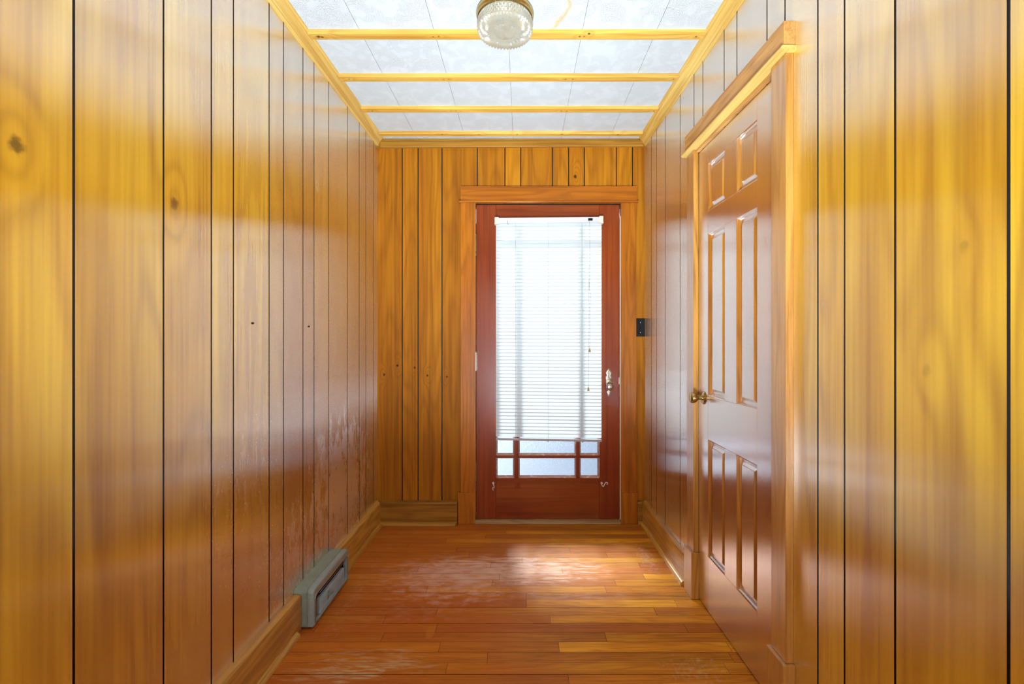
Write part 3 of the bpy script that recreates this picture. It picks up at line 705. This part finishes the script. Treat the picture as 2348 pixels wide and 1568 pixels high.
m.tube([P(1352.6, 611, Yc), P(1353, 630, Yc), P(1351.2, 656, Yc), P(1353.5, 672, Yc), P(1354, 690, Yc), P(1352.6, 706, Yc), P(1352.4, 760, Yc), P(1352.2, 800, Yc)], .0009, 6)
m.tube([P(1351.3, 656, Yc), P(1349.6, 672, Yc), P(1350.6, 690, Yc), P(1351, 705, Yc), P(1349.8, 760, Yc), P(1349.4, 830, Yc), P(1349.2, 888, Yc)], .0009, 6)
m.lathe(P(1352.6, 610, Yc), (0, 0, 1), [(0, -.003), (.0025, 0), (0, .003)], 8); m.lathe(P(1351.3, 656.5, Yc), (0, 0, 1), [(0, -.004), (.0027, 0), (0, .004)], 8)
pc = m.build('pull_cord', M['cord'], bl, smooth=50)
for (px, py) in ((1352.2, 798), (1349.2, 887)):
    m = MB(); m.lathe(P(px, py, Yc), (0, 0, -1), [(.0018, 0), (.0024, .002), (.0072, .0235), (.0072, .0262), (0, .0262)], 16); m.build('tassel', M['tassel'], pc, smooth=40)
m = MB(); m.tube([P(1164, 505, BY-.015), P(1164, 508, BY-.020), P(1164, 513, BY-.022), P(1165.5, 515.5, BY-.022), P(1166, 513.5, BY-.022)], .0011, 6); m.build('wand_hook', M['brass_dull'], bl, smooth=50)
m = MB(); m.box(WW, (1348-CX)/sB, (1358-CX)/sB, BY-.018, BY-.013, H-(507-CY)/sB, H-(502-CY)/sB, bev=.0008); m.build('cord_lock', M['black'], bl)

# ------------------------------------------------------------------ closet door casing
e = struct(empty('trim_%d' % tn, RW(1.75, 0, 0)), 'honey oak casing around the six-panel door', 'door casing'); tn += 1
def rb(name, mat, par, *boxes, bev=.0015, cols=None):
    m = MB()
    for b in boxes: m.box(RW, *b, cols, bev=bev)
    return m.build(name, mat, par)
rb('side_casing', M['oak_z'], e, (1.359, 1.4375, 0, .024, .215, 2.070), cols=(.8, .2, 0))
rb('side_casing', M['oak_z'], e, (2.063, 2.143, 0, .024, .215, 2.070), cols=(.4, .6, 0))
rb('plinth_block', M['oak_z'], e, (1.350, 1.4445, 0, .036, .0008, .2145), cols=(.3, .3, 0))
rb('plinth_block', M['oak_z'], e, (2.056, 2.1475, 0, .036, .0008, .2145), cols=(.3, .7, 0))
rb('head_casing', M['oak_y'], e, (1.352, 2.143, 0, .034, 2.0855, 2.163), cols=(.6, .2, 0))
m = MB(); m.extr(RW, [(0, 2.0705), (.040, 2.0705), (.045, 2.0735), (.0465, 2.078), (.045, 2.0825), (.040, 2.0852), (0, 2.0852)], 1.346, 2.158, (.9, .1, 0))
m.build('head_bead', M['crown_y'], e, smooth=60)
rb('head_jamb', M['oak_y'], e, (1.4375, 2.063, -.030, .012, 2.0575, 2.0700), cols=(.9, .3, 0))

# ------------------------------------------------------------------ closet door
cd = struct(empty('door_2', RW(1.75, 0, 0)), 'reddish-brown six-panel closet door with a brass knob in the right wall', 'door')
uA, uB, cz0, cz1 = 1.4395, 2.0605, .006, 2.052
cols_ = [(1.5647, 1.710), (1.807, 1.9625)]; rows_ = [(.245, .758), (.950, 1.660), (1.757, 1.967)]
T = -.036
m = MB()
m.box(RW, uA, 1.5647, T, 0, cz0, cz1, (.5, .2, 0), bev=.0008); m.box(RW, 1.9625, uB, T, 0, cz0, cz1, (.6, .6, 0), bev=.0008)
m.build('stile', M['closet'], cd)
m = MB()
for k, (za, zb2) in enumerate(((cz0, .245), (.758, .950), (1.660, 1.757), (1.967, cz1))): m.box(RW, 1.5652, 1.9620, T, 0, za, zb2, (.3+.15*k, .4, 0), bev=.0006)
m.build('rail', M['closet'], cd)
m = MB()
for (za, zb2) in rows_: m.box(RW, 1.7105, 1.8065, T, 0, za+.0004, zb2-.0004, (.45, .8, 0), bev=.0006)
m.build('mullion', M['closet'], cd)
for ci, (ua, ub) in enumerate(cols_):
    for ri, (za, zb2) in enumerate(rows_):
        m = MB(); st = [(0, -.0003), (.0025, -.0012), (.003, -.004), (.0075, -.0085), (.009, -.0125), (.0095, -.0145), (.020, -.0150), (.030, -.0075), (.0315, -.0050), (.0325, -.0050)]
        k0 = len(m.v); cl = (R.random(), R.random(), 0)
        for (ins, v) in st:
            for (u, z) in ((ua+ins, za+ins), (ub-ins, za+ins), (ub-ins, zb2-ins), (ua+ins, zb2-ins)): m.v.append(RW(u, v, z))
        for a in range(len(st)-1):
            for b in range(4):
                b2 = (b+1) % 4; m.f.append((k0+a*4+b, k0+a*4+b2, k0+a*4+4+b2, k0+a*4+4+b)); m.c.append(cl); m.m.append(0)
        m.f.append(tuple(k0+4*(len(st)-1)+b for b in range(4))); m.c.append(cl); m.m.append(0)
        m.build('panel', M['closet_p'], cd, face_to=(-.05, 1.3, 1.25))
m = MB(); m.box(RW, uA+.002, uB-.002, T-.004, -.018, cz0+.002, cz1-.002, (.3, .3, 0)); m.build('panel_back', M['closet'], cd)
# hinges
for za, zb2 in ((1.841, 1.936), (.247, .345)):
    m = MB(); n = 5; uu = 1.4395
    for k in range(n):
        a = za + (zb2-za)*k/n + .0005; b = za + (zb2-za)*(k+1)/n - .0005
        m.lathe(RW(uu+.0005, .0045, a), (0, 0, 1), [(.0055, 0), (.0055, b-a)], 14)
    for s_, zz in ((1, zb2), (-1, za)): m.lathe(RW(uu+.0005, .0045, zz), (0, 0, s_), [(.004, 0), (.0058, .0025), (.004, .006), (0, .007)], 12)
    m.box(RW, uu, uu+.016, -.001, .0012, za, zb2)
    m.build('hinge', M['brass_dull'], cd, smooth=40)
# knob and rose
uk, zk = 2.006, .935
o = RW(uk, 0, zk)
m = MB(); m.lathe(o, (-1, 0, 0), [(.029, .0003), (.0295, .002), (.027, .0045), (.020, .0065), (.013, .0085), (.012, .011), (0, .011)], 36)
rose = m.build('knob_rose', M['brass'], cd, smooth=40)
m = MB(); m.lathe(o, (-1, 0, 0), [(.0095, .0085), (.0092, .020), (.0105, .027), (.0155, .032), (.0215, .038), (.0245, .046), (.0248, .052), (.0225, .058), (.017, .0615), (.008, .063), (0, .0632)], 40)
m.build('knob', M['brass'], rose, smooth=50)

# ------------------------------------------------------------------ switch plate
sw = tag(empty('light_switch', P(1469, 751, D)), 'black wall switch plate squeezed between the entry door casing and the corner', 'light switch')
m = MB(); m.box(FW, .7400, .7985, .0005, .006, H-(771.5-CY)/352.5, H-(730-CY)/352.5, bev=.0018); m.build('switch_plate', M['black'], sw)
m = MB(); m.box(FW, .7655, .7735, .005, .013, H-(756-CY)/352.5, H-(749-CY)/352.5, bev=.0015); m.build('toggle', M['black'], sw)
m = MB()
for yy in (739, 762):
    m = MB(); m.lathe(P(1468.5, yy, D-.006), (0, -1, 0), [(.003, 0), (.003, .0008), (0, .0014)], 10)
    m.build('screw', M['nickel'], sw, smooth=30)

# tiny picture hooks left on the left wall
for (px, py, lb) in ((578.5, 741, 'tiny dark wall anchor on the glossy left panelling, the nearer of two'), (707.5, 748.5, 'tiny dark wall anchor on the left panelling, the farther of two')):
    d = dL(px); z = H-(py-CY)*d/F
    m = MB(); m.box(LW, d-.005, d+.005, 0.0002, .0035, z-.0035, z+.0035, bev=.001)
    o_ = m.build('wall_anchor', M['black']); origin(o_, LW(d, 0, z)); tag(o_, lb, 'wall anchor', 'wall anchors')

# ------------------------------------------------------------------ ceiling lamp
LX, LY = -.067, 1.7625
lamp = tag(empty('ceiling_light', (LX, LY, CEIL)), 'round cut-glass flush ceiling lamp with a brass canopy', 'ceiling light')
m = MB(); m.lathe((LX, LY, CEIL), (0, 0, -1), [(.100, 0.0004), (.104, .004), (.104, .007), (.108, .009), (.112, .015), (.1135, .022), (.112, .027), (.109, .031), (.1085, .036), (.105, .038), (.100, .038), (.097, .030), (0, .028)], 72)
m.build('canopy', M['brass'], lamp, smooth=40)
NF = 48
def tri(x): x = x - math.floor(x); return 1 - abs(2*x-1)
gp = [(.1015, .036), (.105, .041), (.106, .050), (.106, .058), (.106, .066), (.107, .074), (.1065, .081), (.103, .086), (.098, .0885), (.090, .090), (.080, .0905), (.070, .0895), (.066, .0875), (.063, .0895), (.056, .091), (.050, .0885), (.046, .0865), (.042, .0895), (.034, .0915), (.022, .0905), (.010, .089), (0.0005, .089)]
def fn(k, r, h, th):
    t_ = th/(2*math.pi)
    if k <= 1: return r, h
    if k <= 6: # diamond cuts on the side
        a = tri(t_*NF + (k % 2)*.5); return r + .0070*(a-.5), h
    if k <= 11: a = tri(t_*NF); return r + .003*(a-.5)*(k < 9), h + .0065*(a-.3)
    if k <= 13: a = tri(t_*24); return r, h + .0050*(a-.5)
    if k <= 16: a = tri(t_*24 + .5); return r, h + .0055*(a-.5)
    a = tri(t_*16); return r, h + .003*(a-.5)*min(1, r/.02)
m = MB(); m.lathe((LX, LY, CEIL), (0, 0, -1), gp, NF*6, fn=fn)
inner = [(max(r-.0048, .0005) if r > .001 else r, h-.0048) for r, h in reversed(gp)]
m2 = MB(); 
m.lathe((LX, LY, CEIL), (0, 0, -1), inner, NF*2)
m.build('glass_shade', M['cut'], lamp, smooth=25)
m = MB(); m.lathe((LX, LY, CEIL), (0, 0, -1), [(.096, .0305), (.096, .033), (0, .0335)], 40); m.build('added_reflector', simple('white_enamel', (.88, .87, .80), .4), lamp)  # unseen white disc added inside to brighten the glass
m = MB(); m.lathe((LX+.02, LY, CEIL), (0, 0, -1), [(.013, .027), (.013, .045), (.018, .052), (.024, .062), (.022, .072), (.012, .078), (0, .080)], 20)
m.build('bulb', simple('frosted_bulb', (.85, .85, .80), .4), lamp, smooth=50)

# ------------------------------------------------------------------ wall register low on the left wall
u0, u1, z0, z1 = 1.845, 2.219, .006, .166
reg = tag(empty('wall_register', LW((u0+u1)/2, 0, 0)), 'grey-green metal heating register standing against the left skirting', 'heating register')
def rrect(ua, ub, za, zb2, r, n=6, rb_=None):
    pts = []; rb_ = r if rb_ is None else rb_
    for (cx, cz, a0, rr) in ((ub-r, zb2-r, 0, r), (ua+r, zb2-r, 90, r), (ua+rb_, za+rb_, 180, rb_), (ub-rb_, za+rb_, 270, rb_)):
        for k in range(n+1):
            a = math.radians(a0+90*k/n); pts.append((cx+rr*math.cos(a), cz+rr*math.sin(a)))
    return pts
def loops(m, ls, capA=True, capB=True, mi=0):
    i = len(m.v); k = len(ls[0][0])
    for pts, v in ls:
        for (u, z) in pts: m.v.append(LW(u, v, z))
    for a in range(len(ls)-1):
        for b in range(k):
            b2 = (b+1) % k; m.f.append((i+a*k+b, i+a*k+b2, i+(a+1)*k+b2, i+(a+1)*k+b)); m.c.append((.5, .5, 0)); m.m.append(mi)
    if capA: m.f.append(tuple(i+b for b in range(k))); m.c.append((.5, .5, 0)); m.m.append(mi)
    if capB: m.f.append(tuple(i+(len(ls)-1)*k+b for b in range(k))); m.c.append((.5, .5, 0)); m.m.append(mi)
rr = lambda o, r=.022, rb_=.008: rrect(u0+o, u1-o, z0+o, z1-o, max(r-o*.6, .003), rb_=max(rb_-o*.5, .002))
m = MB(); loops(m, [(rr(0), .0006), (rr(0), .054), (rr(.0008), .055), (rr(.002), .0552)])
m.build('rear_housing', M['heat'], reg, smooth=35)
fu0, fu1, fz0, fz1 = u0+.022, u1-.018, z0+.013, z1-.038
open_ = rrect(fu0, fu1, fz0, fz1, .018, rb_=.004)
m = MB(); loops(m, [(rr(.002), .0556), (rr(.0005), .0562), (rr(0), .057), (rr(0), .074), (rr(.0015), .079), (rr(.005), .082), (rr(.009), .0825),
                    (rrect(fu0-.004, fu1+.004, fz0-.004, fz1+.004, .021, rb_=.006), .0815), (open_, .079), (open_, .063)], capB=False)
m.build('front_frame', M['heat_f'], reg, smooth=35)
m = MB(); loops(m, [(open_, .0625), (rrect(fu0+.001, fu1-.001, fz0+.001, fz1-.001, .018, rb_=.004), .063)]); m.build('duct_opening', M['heat_d'], reg)
m = MB()
def ring(m, o, v0, v1, w):
    a = rrect(fu0+o, fu1-o, fz0+o, fz1-o, .018, rb_=.004); b = rrect(fu0+o+w, fu1-o-w, fz0+o+w, fz1-o-w, .016, rb_=.004)
    loops(m, [(a, v0), (a, v1), (b, v1), (b, v0)], False, False)
ring(m, -.004, .0785, .0832, .0022); m.build('chrome_rim', M['chrome'], reg, smooth=35)
m = MB(); pts = [LW(u, .074, z) for (u, z) in [(fu0+.022, fz0+.004), (fu0+.022, fz1-.040), (fu0+.025, fz1-.030), (fu0+.035, fz1-.021), (fu0+.055, fz1-.018), (fu1-.004, fz1-.018)]]
m.tube(pts, .0011, 6); m.build('guide_wire', M['chrome'], reg, smooth=50)
lu0, lu1, lz0, lz1 = 1.914, 2.180, fz0+.001, .088
m = MB(); loops(m, [(rrect(lu0, lu1, lz0, lz1, .010, rb_=.003), .0635), (rrect(lu0, lu1, lz0, lz1, .010, rb_=.003), .0755), (rrect(lu0+.002, lu1-.002, lz0+.002, lz1-.002, .008, rb_=.003), .0765)])
nr = 12
for k in range(nr):
    z = lz0+.008 + (lz1-lz0-.018)*k/(nr-1); m.box(LW, lu0+.008, lu1-.006, .0762, .0778, z-.0016, z+.0016, bev=.0006)
lv = m.build('louver_panel', M['louver'], reg, smooth=35)
m = MB()
m.box(LW, 1.988, 2.004, .0765, .0785, .040, .074, bev=.003)
m.tube([LW(1.996, .078, .060), LW(1.996, .088, .062), LW(1.997, .094, .067), LW(1.998, .099, .074)], .004, 10, taper=[.0065, .0055, .005, .0065])
m.build('damper_lever', M['heat'], lv, smooth=45)

mb = MB(); mb.box(WW, -1.6, 1.9, D+.14, D+3.2, -.2, -.08, (.5, .5, 0))
tag(struct(mb.build('floor_2', simple('porch_paint', (.05, .075, .115), .6))), 'blue-grey porch floor beyond the entry door glass', 'floor')
# ------------------------------------------------------------------ light
def area(name, loc, rot, sx, sy, power, col, spread=180):
    l = bpy.data.lights.new(name, 'AREA'); l.shape = 'RECTANGLE'; l.size = sx; l.size_y = sy; l.energy = power; l.color = col; l.spread = math.radians(spread)
    o = bpy.data.objects.new(name, l); o.location = loc; o.rotation_euler = rot; C.objects.link(o); return o
# daylight outside the entry door
area('porch_daylight', (.17, D+.75, 1.55), (math.radians(-82), 0, 0), 1.6, 1.9, 8, (.97, .97, 1.0))
sun = bpy.data.lights.new('low_sun', 'SUN'); sun.energy = 15.5; sun.angle = math.radians(19); sun.color = (1, .95, .88)
so = bpy.data.objects.new('low_sun', sun); so.rotation_euler = Vector((.36, -1, -.74)).to_track_quat('-Z', 'Y').to_euler(); C.objects.link(so)
# added fill light in the made-up window opening behind the camera
area('added_back_fill', (-.03, YB-.05, 1.25), (math.radians(90), 0, 0), 1.5, 1.8, 19, (1.0, .97, .92))

# added fill light, unseen behind and below the camera, bounced off the ceiling
area('added_bounce_fill', (0, -.15, .45), (math.radians(131), 0, 0), .35, .35, 28, (.72, .88, 1.0), 86)
w = bpy.data.worlds.new('sky'); sc.world = w; w.use_nodes = True
bg = w.node_tree.nodes['Background']; bg.inputs[0].default_value = (.62, .78, 1.0, 1); bg.inputs[1].default_value = .6

# ------------------------------------------------------------------ camera
cam = bpy.data.cameras.new('camera'); cam.sensor_width = 36; cam.lens = 36*F/2348
cam.shift_x = (1174-CX)/2348; cam.shift_y = -(784-CY)/2348
cam.clip_start = .02
co = bpy.data.objects.new('camera', cam); co.location = (0, 0, H); co.rotation_euler = (math.radians(90), 0, 0); C.objects.link(co); sc.camera = co
sc.view_settings.view_transform = 'Standard'; sc.view_settings.look = 'None'; sc.view_settings.exposure = .39; sc.view_settings.gamma = 1
sc.cycles.use_denoising = True; sc.cycles.denoising_input_passes = 'RGB_ALBEDO'; sc.cycles.denoising_prefilter = 'NONE'; sc.cycles.max_bounces = 6; sc.cycles.diffuse_bounces = 3; sc.cycles.glossy_bounces = 3; sc.cycles.transmission_bounces = 5; sc.cycles.use_adaptive_sampling = True; sc.cycles.adaptive_threshold = .04; sc.cycles.transparent_max_bounces = 12
sc.cycles.sample_clamp_indirect = 6
